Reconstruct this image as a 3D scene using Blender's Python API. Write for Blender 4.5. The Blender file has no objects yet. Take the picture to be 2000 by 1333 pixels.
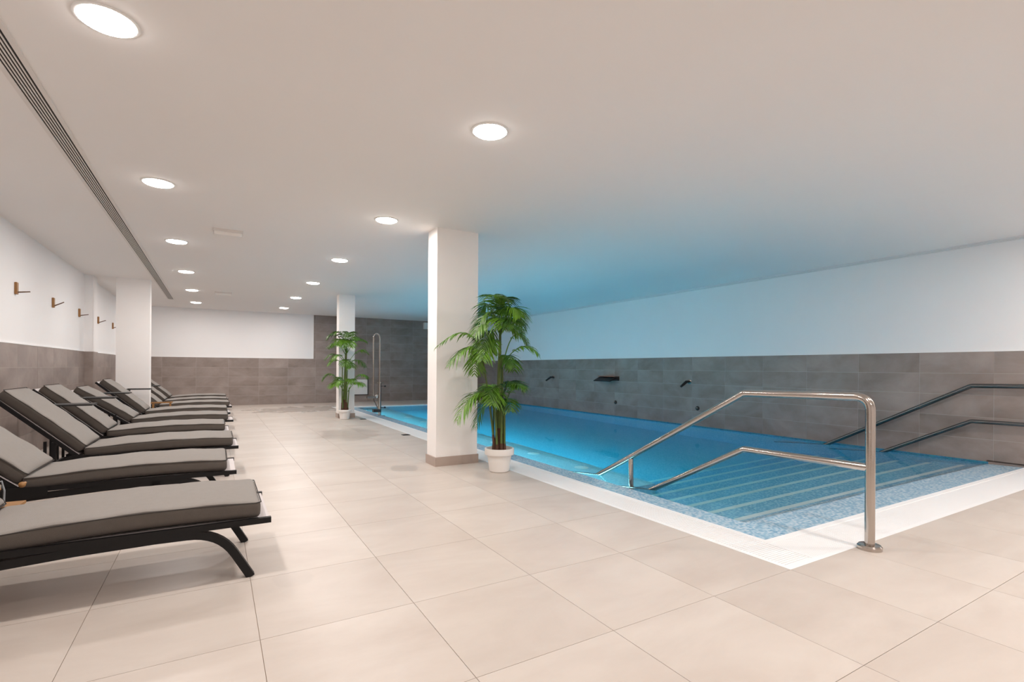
import bpy, bmesh, math, random
from mathutils import Vector, Matrix
random.seed(7)
SC = bpy.context.scene
COL = SC.collection
PI = math.pi

# ------------------------------------------------------------------ camera
CH = 1.03
YAW, ROLL = 0.5333, 0.0066
F = Vector((math.sin(YAW), math.cos(YAW), 0))
R0 = Vector((math.cos(YAW), -math.sin(YAW), 0))
U0 = Vector((0, 0, 1))
RV = R0 * math.cos(ROLL) + U0 * math.sin(ROLL)
UV = U0 * math.cos(ROLL) - R0 * math.sin(ROLL)
cam_data = bpy.data.cameras.new('camera')
cam = bpy.data.objects.new('camera', cam_data)
COL.objects.link(cam)
cam_data.sensor_fit = 'HORIZONTAL'
cam_data.sensor_width = 36.0
cam_data.lens = 979.27 / 2000 * 36
cam_data.shift_y = (719.2 - 666.5) / 2000
cam_data.clip_start = 0.05
M = Matrix((RV, UV, -F)).transposed().to_4x4()
M.translation = Vector((0, 0, CH))
cam.matrix_world = M
SC.camera = cam

# ------------------------------------------------------------------ world, exposure
world = bpy.data.worlds.new('world')
SC.world = world
world.use_nodes = True
bg = world.node_tree.nodes['Background']
bg.inputs[0].default_value = (1.0, 0.93, 0.86, 1)
bg.inputs[1].default_value = 0.05
SC.view_settings.view_transform = 'Standard'
SC.view_settings.look = 'None'
SC.view_settings.gamma = 1
SC.view_settings.use_curve_mapping = False
SC.view_settings.exposure = 0.0
LAMP_W = 18.0          # watts of each ceiling downlight
LAMP_COL = (1.0, 0.928, 0.885)
GLOW = 36.0            # brightness of the opal downlight domes
ADDED_POOL_STRIP = 40.0      # added underwater light strip brightness (bench front, tilted down)
ADDED_WALL_STRIP = 29.0      # same, above the bench
ADDED_WALK_W = 31.0          # watts of the added unseen lights over the near walkway
SC.cycles.use_denoising = True
SC.cycles.max_bounces = 16
SC.cycles.diffuse_bounces = 7
SC.cycles.glossy_bounces = 5
SC.cycles.transmission_bounces = 10
SC.cycles.transparent_max_bounces = 12
SC.cycles.sample_clamp_indirect = 150.0
SC.cycles.caustics_reflective = False
SC.cycles.caustics_refractive = True
SC.cycles.blur_glossy = 0.5

# ------------------------------------------------------------------ dimensions (metres)
H = 2.49
XL, XR = -1.83, 7.48
YB, YF = -3.0, 15.055
PX0, PXC = 2.553, 2.86       # outer and inner edge of the left coping
PY0, PYC = 1.49, 1.825       # outer and inner edge of the near coping
PY1, PY1C = 13.1, 13.45      # far edge of the water, outer edge of far coping
LEDX, LEDY = 3.09, 2.16      # inner edge of the mosaic ledge
WZ = -0.012
TZ = 1.25                    # top of the wall tiling


# ------------------------------------------------------------------ material helpers
def new_mat(name):
    m = bpy.data.materials.new(name)
    m.use_nodes = True
    nt = m.node_tree
    b = nt.nodes['Principled BSDF']
    return m, nt, b


def nd(nt, t, **kw):
    n = nt.nodes.new(t)
    for k, v in kw.items():
        setattr(n, k, v)
    return n


def simple(name, col, rough=0.5, metal=0.0, spec=0.5, bump=None, var=0.0, vscale=8.0, sheen=0.0):
    m, nt, b = new_mat(name)
    b.inputs['Base Color'].default_value = (*col, 1)
    b.inputs['Roughness'].default_value = rough
    b.inputs['Metallic'].default_value = metal
    b.inputs['Specular IOR Level'].default_value = spec
    tc = nd(nt, 'ShaderNodeTexCoord')
    if var:
        n = nd(nt, 'ShaderNodeTexNoise')
        n.inputs['Scale'].default_value = vscale
        n.inputs['Detail'].default_value = 6
        nt.links.new(tc.outputs['Object'], n.inputs['Vector'])
        mx = nd(nt, 'ShaderNodeMix', data_type='RGBA')
        mx.inputs[6].default_value = (*[c * (1 - var) for c in col], 1)
        mx.inputs[7].default_value = (*[min(1, c * (1 + var)) for c in col], 1)
        nt.links.new(n.outputs['Fac'], mx.inputs[0])
        nt.links.new(mx.outputs[2], b.inputs['Base Color'])
    if bump:
        n2 = nd(nt, 'ShaderNodeTexNoise')
        n2.inputs['Scale'].default_value = bump[0]
        n2.inputs['Detail'].default_value = 4
        nt.links.new(tc.outputs['Object'], n2.inputs['Vector'])
        bp = nd(nt, 'ShaderNodeBump')
        bp.inputs['Strength'].default_value = bump[1]
        bp.inputs['Distance'].default_value = 0.01
        nt.links.new(n2.outputs['Fac'], bp.inputs['Height'])
        nt.links.new(bp.outputs['Normal'], b.inputs['Normal'])
    return m


def emitter(name, col, strength):
    m, nt, b = new_mat(name)
    b.inputs['Base Color'].default_value = (0.8, 0.8, 0.8, 1)
    b.inputs['Emission Color'].default_value = (*col, 1)
    b.inputs['Emission Strength'].default_value = strength
    return m


def tile_mat(name, c1, c2, rough, nscale=1.6, stretch=(1, 1, 1), wet=None, tint=0.06):
    """ceramic tile: per-tile tone from the object's random number, cloudy mottling in world space"""
    m, nt, b = new_mat(name)
    geo = nd(nt, 'ShaderNodeNewGeometry')
    info = nd(nt, 'ShaderNodeObjectInfo')
    off = nd(nt, 'ShaderNodeVectorMath', operation='SCALE')
    off.inputs[0].default_value = (13.0, 7.0, 5.0)
    nt.links.new(info.outputs['Random'], off.inputs['Scale'])
    mul = nd(nt, 'ShaderNodeVectorMath', operation='MULTIPLY')
    mul.inputs[1].default_value = stretch
    nt.links.new(geo.outputs['Position'], mul.inputs[0])
    add = nd(nt, 'ShaderNodeVectorMath', operation='ADD')
    nt.links.new(mul.outputs[0], add.inputs[0])
    nt.links.new(off.outputs[0], add.inputs[1])
    n = nd(nt, 'ShaderNodeTexNoise')
    n.inputs['Scale'].default_value = nscale
    n.inputs['Detail'].default_value = 8
    n.inputs['Roughness'].default_value = 0.6
    n.inputs['Distortion'].default_value = 0.4
    nt.links.new(add.outputs[0], n.inputs['Vector'])
    ramp = nd(nt, 'ShaderNodeValToRGB')
    ramp.color_ramp.elements[0].position = 0.3
    ramp.color_ramp.elements[0].color = (*c1, 1)
    ramp.color_ramp.elements[1].position = 0.7
    ramp.color_ramp.elements[1].color = (*c2, 1)
    nt.links.new(n.outputs['Fac'], ramp.inputs[0])
    # per-tile brightness
    mr = nd(nt, 'ShaderNodeMapRange')
    mr.inputs['To Min'].default_value = 1 - tint
    mr.inputs['To Max'].default_value = 1 + tint
    nt.links.new(info.outputs['Random'], mr.inputs['Value'])
    sc = nd(nt, 'ShaderNodeVectorMath', operation='SCALE')
    nt.links.new(ramp.outputs[0], sc.inputs[0])
    nt.links.new(mr.outputs[0], sc.inputs['Scale'])
    last = sc.outputs[0]
    rough_out = None
    if wet:
        # damp patches on the floor: irregular blobs round given centres (x, y, rx, ry)
        wn = nd(nt, 'ShaderNodeTexNoise')
        wn.inputs['Scale'].default_value = 2.6
        wn.inputs['Detail'].default_value = 5
        nt.links.new(geo.outputs['Position'], wn.inputs['Vector'])
        acc = None
        for (x, y, rx, ry, k) in wet:
            s = nd(nt, 'ShaderNodeVectorMath', operation='SUBTRACT')
            nt.links.new(geo.outputs['Position'], s.inputs[0])
            s.inputs[1].default_value = (x, y, 0)
            d = nd(nt, 'ShaderNodeVectorMath', operation='DIVIDE')
            nt.links.new(s.outputs[0], d.inputs[0])
            d.inputs[1].default_value = (rx, ry, 1)
            ln = nd(nt, 'ShaderNodeVectorMath', operation='LENGTH')
            nt.links.new(d.outputs[0], ln.inputs[0])
            a = nd(nt, 'ShaderNodeMath', operation='MULTIPLY_ADD')
            nt.links.new(wn.outputs['Fac'], a.inputs[0])
            a.inputs[1].default_value = 2.6
            nt.links.new(ln.outputs['Value'], a.inputs[2])
            r = nd(nt, 'ShaderNodeMapRange')
            r.inputs['From Min'].default_value = 2.12
            r.inputs['From Max'].default_value = 2.22
            r.inputs['To Min'].default_value = k
            r.inputs['To Max'].default_value = 0
            nt.links.new(a.outputs[0], r.inputs['Value'])
            if acc is None:
                acc = r.outputs[0]
            else:
                mx = nd(nt, 'ShaderNodeMath', operation='MAXIMUM')
                nt.links.new(acc, mx.inputs[0])
                nt.links.new(r.outputs[0], mx.inputs[1])
                acc = mx.outputs[0]
        dk = nd(nt, 'ShaderNodeMapRange')
        dk.inputs['To Min'].default_value = 1.0
        dk.inputs['To Max'].default_value = 0.85
        nt.links.new(acc, dk.inputs['Value'])
        s2 = nd(nt, 'ShaderNodeVectorMath', operation='SCALE')
        nt.links.new(last, s2.inputs[0])
        nt.links.new(dk.outputs[0], s2.inputs['Scale'])
        last = s2.outputs[0]
        rr = nd(nt, 'ShaderNodeMapRange')
        rr.inputs['To Min'].default_value = rough
        rr.inputs['To Max'].default_value = 0.25
        nt.links.new(acc, rr.inputs['Value'])
        rough_out = rr.outputs[0]
    nt.links.new(last, b.inputs['Base Color'])
    b.inputs['Roughness'].default_value = rough
    if rough_out:
        nt.links.new(rough_out, b.inputs['Roughness'])
    b.inputs['Specular IOR Level'].default_value = 0.35
    return m


def mosaic_mat(name, axes, size=0.017, cols=None, grout=(0.62, 0.72, 0.76)):
    """2.5 cm glass mosaic: colour of each piece is random, joints lighter"""
    cols = cols or [(0.24, 0.50, 0.62), (0.34, 0.58, 0.68), (0.44, 0.66, 0.74), (0.60, 0.76, 0.82), (0.28, 0.54, 0.67)]
    m, nt, b = new_mat(name)
    geo = nd(nt, 'ShaderNodeNewGeometry')
    sep = nd(nt, 'ShaderNodeSeparateXYZ')
    nt.links.new(geo.outputs['Position'], sep.inputs[0])
    fr, fl = [], []
    for a in axes:
        dv = nd(nt, 'ShaderNodeMath', operation='DIVIDE')
        nt.links.new(sep.outputs[a], dv.inputs[0])
        dv.inputs[1].default_value = size
        f_ = nd(nt, 'ShaderNodeMath', operation='FRACT')
        nt.links.new(dv.outputs[0], f_.inputs[0])
        g = nd(nt, 'ShaderNodeMath', operation='FLOOR')
        nt.links.new(dv.outputs[0], g.inputs[0])
        pp = nd(nt, 'ShaderNodeMath', operation='GREATER_THAN')
        nt.links.new(f_.outputs[0], pp.inputs[0])
        pp.inputs[1].default_value = 0.10
        fr.append(pp.outputs[0])
        fl.append(g.outputs[0])
    cb = nd(nt, 'ShaderNodeCombineXYZ')
    nt.links.new(fl[0], cb.inputs[0])
    nt.links.new(fl[1], cb.inputs[1])
    wn = nd(nt, 'ShaderNodeTexWhiteNoise')
    nt.links.new(cb.outputs[0], wn.inputs['Vector'])
    ramp = nd(nt, 'ShaderNodeValToRGB')
    ramp.color_ramp.interpolation = 'CONSTANT'
    el = ramp.color_ramp.elements
    while len(el) < len(cols):
        el.new(0.5)
    for i, c in enumerate(cols):
        el[i].position = i / len(cols)
        el[i].color = (*c, 1)
    nt.links.new(wn.outputs['Value'], ramp.inputs[0])
    inside = nd(nt, 'ShaderNodeMath', operation='MULTIPLY')
    nt.links.new(fr[0], inside.inputs[0])
    nt.links.new(fr[1], inside.inputs[1])
    mx = nd(nt, 'ShaderNodeMix', data_type='RGBA')
    mx.inputs[6].default_value = (*grout, 1)
    nt.links.new(inside.outputs[0], mx.inputs[0])
    nt.links.new(ramp.outputs[0], mx.inputs[7])
    nt.links.new(mx.outputs[2], b.inputs['Base Color'])
    b.inputs['Roughness'].default_value = 0.25
    return m


MT = {}
MT['plaster'] = simple('white_plaster', (0.86, 0.85, 0.85), 0.85, spec=0.2, bump=(60, 0.08), var=0.015, vscale=2)
MT['ceiling'] = simple('ceiling_paint', (0.85, 0.825, 0.805), 0.9, spec=0.15, var=0.01, vscale=1.5)
MT['column'] = simple('column_paint', (0.90, 0.875, 0.86), 0.8, spec=0.2, var=0.02, vscale=6)
MT['grout'] = simple('floor_grout', (0.36, 0.28, 0.21), 0.9, var=0.25, vscale=3)
MT['wall_grout'] = simple('wall_grout', (0.50, 0.455, 0.425), 0.9)
WET = [(1.75, 13.0, 1.15, 0.95, 1.0), (1.75, 7.9, 0.5, 0.7, .75), (1.66, 4.93, 0.16, 0.2, 0.8), (0.33, 2.63, 0.10, 0.12, 0.35)]
MT['floor_tile'] = tile_mat('floor_tile', (0.505, 0.438, 0.388), (0.60, 0.540, 0.488), 0.38, 1.3, (1, 2.2, 1), WET, 0.02)
MT['wall_tile'] = tile_mat('wall_tile', (0.222, 0.178, 0.158), (0.375, 0.312, 0.283), 0.42, 1.7, (1, 1, 1.6), None, 0.05)
MT['coping'] = simple('white_coping', (0.88, 0.875, 0.875), 0.35)
MT['gutter'] = simple('gutter_channel', (0.58, 0.58, 0.59), 0.6)
MT['mos_xy'] = mosaic_mat('mosaic_level', (0, 1), cols=[(0.34, 0.64, 0.76), (0.40, 0.70, 0.80), (0.46, 0.74, 0.83), (0.52, 0.78, 0.86), (0.37, 0.67, 0.78)], grout=(0.54, 0.76, 0.83))
MT['mos_xz'] = mosaic_mat('mosaic_across', (0, 2))
MT['mos_yz'] = mosaic_mat('mosaic_along', (1, 2))
MT['mos_band'] = mosaic_mat('mosaic_waterline', (1, 2), cols=[(0.03, 0.17, 0.30), (0.04, 0.24, 0.36), (0.05, 0.29, 0.38), (0.06, 0.22, 0.40)], grout=(0.07, 0.26, 0.34))
MT['mos_ledge'] = mosaic_mat('mosaic_ledge', (0, 1), cols=[(0.24, 0.43, 0.58), (0.32, 0.50, 0.64), (0.41, 0.57, 0.69), (0.52, 0.64, 0.73), (0.19, 0.38, 0.54)], grout=(0.46, 0.58, 0.66))
MT['mos_step'] = mosaic_mat('mosaic_step', (0, 1), cols=[(0.18, 0.46, 0.70), (0.26, 0.56, 0.77), (0.36, 0.64, 0.82), (0.50, 0.74, 0.87), (0.21, 0.50, 0.73)], grout=(0.62, 0.80, 0.87))
MT['strip'] = simple('white_nosing', (0.90, 0.90, 0.89), 0.4)
MT['white_plastic'] = simple('white_plastic', (0.78, 0.77, 0.75), 0.4)
MT['frame'] = simple('black_metal', (0.007, 0.0065, 0.007), 0.5, spec=0.28)
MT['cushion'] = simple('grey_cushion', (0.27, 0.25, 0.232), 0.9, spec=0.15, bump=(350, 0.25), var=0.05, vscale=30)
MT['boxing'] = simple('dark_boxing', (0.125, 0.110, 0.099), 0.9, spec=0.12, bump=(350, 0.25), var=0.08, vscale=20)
MT['piping'] = simple('dark_piping', (0.045, 0.040, 0.037), 0.8, spec=0.2)
MT['sling'] = simple('pale_sling', (0.62, 0.575, 0.57), 0.8, spec=0.2)
MT['steel'] = simple('brushed_steel', (0.50, 0.45, 0.41), 0.15, metal=1.0, bump=(120, 0.03))
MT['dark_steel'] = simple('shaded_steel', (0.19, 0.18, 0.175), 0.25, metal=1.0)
MT['black'] = simple('black_plastic', (0.012, 0.012, 0.013), 0.5)
MT['wood'] = simple('honey_wood', (0.33, 0.165, 0.055), 0.5, var=0.25, vscale=25)
MT['peg'] = simple('dark_wood', (0.16, 0.09, 0.055), 0.5, var=0.2, vscale=30)
MT['pot'] = simple('white_pot', (0.82, 0.79, 0.76), 0.45, var=0.02, vscale=10)
MT['soil'] = simple('potting_bark', (0.16, 0.085, 0.05), 0.95, var=0.4, vscale=60, bump=(60, 0.6))
MT['cane'] = simple('palm_cane', (0.085, 0.13, 0.025), 0.55, var=0.3, vscale=20)
MT['sheath'] = simple('palm_sheath', (0.085, 0.035, 0.018), 0.75, var=0.35, vscale=30)
MT['metal_grey'] = simple('grey_metal', (0.022, 0.021, 0.021), 0.55)
MT['grille'] = simple('grille_paint', (0.74, 0.70, 0.67), 0.5)
MT['trim'] = simple('trim_paint', (0.72, 0.72, 0.72), 0.6)  # darkened to put the cornice's shadow line into its colour
MT['dark_slot'] = simple('dark_duct', (0.03, 0.027, 0.025), 0.9)
MT['cord'] = simple('grey_cord', (0.30, 0.32, 0.34), 0.8)
MT['light'] = emitter('downlight_glow', LAMP_COL, GLOW)
MT['pool_light'] = emitter('pool_lamp_glow', (0.30, 0.85, 1.0), ADDED_POOL_STRIP)
MT['pool_light_small'] = emitter('small_pool_lamp_glow', (0.30, 0.85, 1.0), ADDED_WALL_STRIP)
MT['skirting'] = tile_mat('skirting_tile', (0.40, 0.315, 0.27), (0.46, 0.37, 0.32), 0.4)


def leaf_mat(name, c1, c2):
    m, nt, b = new_mat(name)
    info = nd(nt, 'ShaderNodeObjectInfo')
    tc = nd(nt, 'ShaderNodeTexCoord')
    n = nd(nt, 'ShaderNodeTexNoise')
    n.inputs['Scale'].default_value = 14
    nt.links.new(tc.outputs['Object'], n.inputs['Vector'])
    a = nd(nt, 'ShaderNodeMath', operation='MULTIPLY_ADD')
    nt.links.new(n.outputs['Fac'], a.inputs[0])
    a.inputs[1].default_value = 0.9
    hf = nd(nt, 'ShaderNodeMath', operation='MULTIPLY_ADD')
    nt.links.new(info.outputs['Random'], hf.inputs[0])
    hf.inputs[1].default_value = 0.7
    hf.inputs[2].default_value = -0.3
    nt.links.new(hf.outputs[0], a.inputs[2])
    mx = nd(nt, 'ShaderNodeMix', data_type='RGBA')
    mx.inputs[6].default_value = (*c1, 1)
    mx.inputs[7].default_value = (*c2, 1)
    nt.links.new(a.outputs[0], mx.inputs[0])
    nt.links.new(mx.outputs[2], b.inputs['Base Color'])
    b.inputs['Roughness'].default_value = 0.42
    tr = nd(nt, 'ShaderNodeBsdfTranslucent')
    nt.links.new(mx.outputs[2], tr.inputs['Color'])
    ms = nd(nt, 'ShaderNodeMixShader')
    ms.inputs[0].default_value = 0.16
    out = nt.nodes['Material Output']
    nt.links.new(b.outputs[0], ms.inputs[1])
    nt.links.new(tr.outputs[0], ms.inputs[2])
    nt.links.new(ms.outputs[0], out.inputs['Surface'])
    return m


MT['leaf'] = leaf_mat('palm_leaf', (0.012, 0.06, 0.005), (0.17, 0.37, 0.02))


def water_mat():
    m = bpy.data.materials.new('pool_water')
    m.use_nodes = True
    nt = m.node_tree
    nt.nodes.remove(nt.nodes['Principled BSDF'])
    out = nt.nodes['Material Output']
    g = nd(nt, 'ShaderNodeBsdfRefraction')
    g.inputs['IOR'].default_value = 1.333
    g.inputs['Roughness'].default_value = 0.0
    gl = nd(nt, 'ShaderNodeBsdfGlossy')
    gl.inputs['Roughness'].default_value = 0.03
    fr = nd(nt, 'ShaderNodeFresnel')
    fr.inputs['IOR'].default_value = 1.16
    ms = nd(nt, 'ShaderNodeMixShader')
    nt.links.new(fr.outputs[0], ms.inputs[0])
    nt.links.new(g.outputs[0], ms.inputs[1])
    nt.links.new(gl.outputs[0], ms.inputs[2])
    nt.links.new(ms.outputs[0], out.inputs['Surface'])
    v = nd(nt, 'ShaderNodeVolumeAbsorption')
    v.inputs['Color'].default_value = (0.0, 0.79, 0.91, 1)
    v.inputs['Density'].default_value = 0.62
    nt.links.new(v.outputs[0], out.inputs['Volume'])
    return m


MT['water'] = water_mat()


# ------------------------------------------------------------------ mesh helpers
class MB:
    def __init__(s):
        s.v, s.f = [], []

    def box(s, x0, x1, y0, y1, z0, z1):
        n = len(s.v)
        s.v += [(x0, y0, z0), (x1, y0, z0), (x1, y1, z0), (x0, y1, z0), (x0, y0, z1), (x1, y0, z1), (x1, y1, z1), (x0, y1, z1)]
        s.f += [tuple(n + i for i in q) for q in ((3, 2, 1, 0), (4, 5, 6, 7), (0, 1, 5, 4), (1, 2, 6, 5), (2, 3, 7, 6), (3, 0, 4, 7))]
        return s

    def prism(s, poly, axis, a, b):
        """extrude a 2D polygon along an axis; poly is in the other two axes in order"""
        n = len(s.v)
        k = len(poly)
        for t in (a, b):
            for (p, q) in poly:
                c = [p, q]
                c.insert(axis, t)
                s.v.append(tuple(c))
        for i in range(k):
            j = (i + 1) % k
            s.f.append((n + i, n + j, n + k + j, n + k + i))
        s.f.append(tuple(n + i for i in reversed(range(k))))
        s.f.append(tuple(n + k + i for i in range(k)))
        return s

    def tube(s, pts, r, seg=10, cap=True, flat=None):
        """round tube along points; flat=(a,b) gives a rectangular section a wide (horizontal side), b high"""
        pts = [Vector(p) for p in pts]
        n0 = len(s.v)
        rings = []
        prev = None
        for i, p in enumerate(pts):
            if i == 0:
                t = (pts[1] - p).normalized()
            elif i == len(pts) - 1:
                t = (p - pts[i - 1]).normalized()
            else:
                t = ((p - pts[i - 1]).normalized() + (pts[i + 1] - p).normalized()).normalized()
            if prev is None:
                ref = Vector((0, 0, 1)) if abs(t.z) < 0.9 else Vector((0, 1, 0))
                nrm = t.cross(ref).normalized()
            else:
                nrm = (prev - t * prev.dot(t)).normalized()
            prev = nrm
            bn = t.cross(nrm)
            k = 1.0
            if 0 < i < len(pts) - 1:
                c = (pts[i] - pts[i - 1]).normalized().dot((pts[i + 1] - pts[i]).normalized())
                k = 1.0 / max(0.6, math.sqrt((1 + c) / 2))
            rr = r[i] if isinstance(r, (list, tuple)) else r
            ring = []
            if flat:
                for (a, b) in ((-1, -1), (1, -1), (1, 1), (-1, 1)):
                    s.v.append(tuple(p + nrm * (a * flat[0] / 2) + bn * (b * flat[1] / 2 * k)))
                    ring.append(len(s.v) - 1)
            else:
                for q in range(seg):
                    a = 2 * PI * q / seg
                    s.v.append(tuple(p + nrm * (math.cos(a) * rr) + bn * (math.sin(a) * rr)))
                    ring.append(len(s.v) - 1)
            rings.append(ring)
        for a, b in zip(rings, rings[1:]):
            m = len(a)
            for q in range(m):
                s.f.append((a[q], a[(q + 1) % m], b[(q + 1) % m], b[q]))
        if cap:
            s.f.append(tuple(reversed(rings[0])))
            s.f.append(tuple(rings[-1]))
        return s

    def lathe(s, prof, seg=24, c=(0, 0, 0), axis=2, cap=True):
        n = len(s.v)
        for (r, h) in prof:
            for q in range(seg):
                a = 2 * PI * q / seg
                p = [math.cos(a) * r, math.sin(a) * r]
                p.insert(axis, h)
                s.v.append((c[0] + p[0], c[1] + p[1], c[2] + p[2]))
        for i in range(len(prof) - 1):
            for q in range(seg):
                s.f.append((n + i * seg + q, n + i * seg + (q + 1) % seg, n + (i + 1) * seg + (q + 1) % seg, n + (i + 1) * seg + q))
        if cap:
            s.f.append(tuple(n + q for q in reversed(range(seg))))
            k = n + (len(prof) - 1) * seg
            s.f.append(tuple(k + q for q in range(seg)))
        return s

    def mesh(s, name, mat, smooth=False):
        me = bpy.data.meshes.new(name)
        me.from_pydata(s.v, [], s.f)
        bm = bmesh.new()
        bm.from_mesh(me)
        bmesh.ops.recalc_face_normals(bm, faces=bm.faces)
        bm.to_mesh(me)
        bm.free()
        if mat:
            me.materials.append(mat)
        if smooth:
            me.polygons.foreach_set('use_smooth', [True] * len(me.polygons))
            me.set_sharp_from_angle(angle=math.radians(40))
        return me

    def build(s, name, mat, parent=None, loc=None, smooth=False):
        return link(name, s.mesh(name, mat, smooth), parent, loc)


def link(name, me, parent=None, loc=None):
    o = bpy.data.objects.new(name, me)
    COL.objects.link(o)
    if parent:
        o.parent = parent
    if loc:
        o.location = loc
    return o


def tag(o, label=None, cat=None, group=None, kind=None):
    if label:
        o['label'] = label
    if cat:
        o['category'] = cat
    if group:
        o['group'] = group
    if kind:
        o['kind'] = kind
    return o


def thing(name, label, cat, loc=(0, 0, 0), rz=0, group=None, kind=None):
    o = link(name, None, None, loc)
    o.rotation_euler.z = rz
    return tag(o, label, cat, group, kind)


def copy_tree(o, parent=None):
    c = o.copy()
    COL.objects.link(c)
    if parent:
        c.parent = parent
    for ch in list(o.children):
        copy_tree(ch, c)
    return c


def struct(name, mb, mat, label=None, smooth=False):
    o = mb.build(name, mat, None, None, smooth)
    o['kind'] = 'structure'
    if label:
        o['label'] = label
    return o


_cache = {}


def box_mesh(name, sx, sy, sz, mat):
    """shared box mesh with its corner at the origin"""
    k = (name, round(sx, 4), round(sy, 4), round(sz, 4))
    if k not in _cache:
        _cache[k] = MB().box(0, sx, 0, sy, 0, sz).mesh(name, mat)
    return _cache[k]


def bez(p, n=10):
    p = [Vector(q) for q in p]
    out = []
    for i in range(n + 1):
        t = i / n
        out.append(p[0] * (1 - t) ** 2 + p[1] * 2 * t * (1 - t) + p[2] * t * t)
    return out


def rounded(pts, rad, n=6):
    """polyline with its inner corners rounded off"""
    pts = [Vector(p) for p in pts]
    out = [pts[0]]
    for i in range(1, len(pts) - 1):
        a, b, c = pts[i - 1], pts[i], pts[i + 1]
        r = rad[i - 1] if isinstance(rad, (list, tuple)) else rad
        out += bez([b + (a - b).normalized() * r, b, b + (c - b).normalized() * r], n)
    out.append(pts[-1])
    return out


# ------------------------------------------------------------------ room shell
SLAB = 0.10
m = MB()
m.box(XL - .2, PX0, YB, YF + .2, -SLAB, -0.003)
m.box(PX0, XR + .2, YB, PY0, -SLAB, -0.003)
m.box(PX0, XR + .2, PY1C, YF + .2, -SLAB, -0.003)
floor = struct('floor', m, MT['grout'], 'beige square floor tiles with thin joints around the pool')

TX, TY, GX, GY = 0.601, 0.6115, -0.4522, 2.7131
GAP = 0.0022


def floor_tiles(x0, x1, y0, y1):
    i0 = math.floor((x0 - GX) / TX)
    i1 = math.ceil((x1 - GX) / TX)
    j0 = math.floor((y0 - GY) / TY)
    j1 = math.ceil((y1 - GY) / TY)
    for i in range(i0, i1):
        for j in range(j0, j1):
            a, b = max(x0, GX + i * TX), min(x1, GX + (i + 1) * TX)
            c, d = max(y0, GY + j * TY), min(y1, GY + (j + 1) * TY)
            if b - a < .02 or d - c < .02:
                continue
            link('floor_tile', box_mesh('floor_tile', b - a - GAP, d - c - GAP, .012, MT['floor_tile']), floor, (a + GAP / 2, c + GAP / 2, -.012))


floor_tiles(XL, PX0, -1.5, YF)
floor_tiles(PX0, XR, -0.4, PY0)
floor_tiles(PX0, XR, PY1C, YF)
MB().box(XL, XR, YB, -1.5, -.012, 0).build('floor_tiling', MT['floor_tile'], floor)
MB().box(PX0, XR, -1.5, -.4, -.012, 0).build('floor_tiling', MT['floor_tile'], floor)

ceiling = struct('ceiling', MB().box(XL - .2, XR + .2, YB - .2, YF + .2, H, H + .15), MT['ceiling'], 'smooth painted ceiling with recessed round lights')
wall_left = struct('wall_left', MB().box(XL - .2, XL, YB - .2, YF + .2, -.1, H), MT['plaster'], 'white left wall with brown tiles on its lower half')
wall_far = struct('wall_far', MB().box(XL, XR, YF, YF + .2, -.1, H), MT['plaster'], 'far end wall, half white and half brown tiled')
wall_right = struct('wall_right', MB().box(XR, XR + .2, YB - .2, YF + .2, -1.5, H), MT['plaster'], 'white wall beside the pool with grey brown tiles below')
wall_back = struct('wall_back', MB().box(XL, XR, YB - .2, YB, -.1, H), MT['plaster'])

TT, JG = 0.010, 0.0032


def wall_tiles(wall, plane, side, u0, u1, z0, z1, cw, ch, uo, zo, skip=None):
    """plane 'x': tiles on a wall of constant x; side +1 faces +axis"""
    MBK = MB()
    if plane == 'x':
        xx = [side[0], side[0] + side[1] * 0.0085]
        MBK.box(min(xx), max(xx), u0, u1, z0, z1)
    else:
        yy = [side[0], side[0] + side[1] * 0.0085]
        MBK.box(u0, u1, min(yy), max(yy), z0, z1)
    MBK.build('tile_bed', MT['wall_grout'], wall)
    for i in range(math.floor((u0 - uo) / cw), math.ceil((u1 - uo) / cw)):
        for j in range(math.floor((z0 - zo) / ch + 1e-6), math.ceil((z1 - zo) / ch - 1e-6)):
            a, b = max(u0, uo + i * cw), min(u1, uo + (i + 1) * cw)
            c, d = max(z0, zo + j * ch), min(z1, zo + (j + 1) * ch)
            if b - a < .02 or d - c < .02:
                continue
            if plane == 'x':
                me = box_mesh('wall_tile_x', TT, b - a - JG, d - c - JG, MT['wall_tile'])
                o = link('wall_tile', me, wall, (side[0] if side[1] > 0 else side[0] - TT, a + JG / 2, c + JG / 2))
            else:
                me = box_mesh('wall_tile_y', b - a - JG, TT, d - c - JG, MT['wall_tile'])
                o = link('wall_tile', me, wall, (a + JG / 2, side[0] if side[1] > 0 else side[0] - TT, c + JG / 2))


wall_tiles(wall_left, 'x', (XL, 1), 2.6, YF, 0, TZ, .69, .25, 7.28, 0)
wall_tiles(wall_far, 'y', (YF, -1), XL, XR, 0, TZ, .715, .25, -.436, 0)
wall_tiles(wall_far, 'y', (YF, -1), 2.37, XR, TZ, H, .715, .25, -.436, 0)
wall_tiles(wall_right, 'x', (XR, -1), 0.6, YF, .012, TZ, .686, .2476, 2.082, .012)
MB().box(XR - TT, XR, .6, 2.14, -.07, .03).build('tile_base', MT['wall_tile'], wall_right)
# thin pale trim on top of the tiling
MB().box(XL, XL + .014, YB, YF, TZ, TZ + .010).build('tile_trim', MT['coping'], wall_left)
MB().box(XL, 2.37, YF - .014, YF, TZ, TZ + .010).build('tile_trim', MT['coping'], wall_far)
MB().box(2.358, 2.37, YF - .014, YF, TZ, H).build('tile_trim', MT['coping'], wall_far)
MB().box(XR - .013, XR, YB, YF, TZ, TZ + .006).build('tile_trim', MT['coping'], wall_right)
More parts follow.
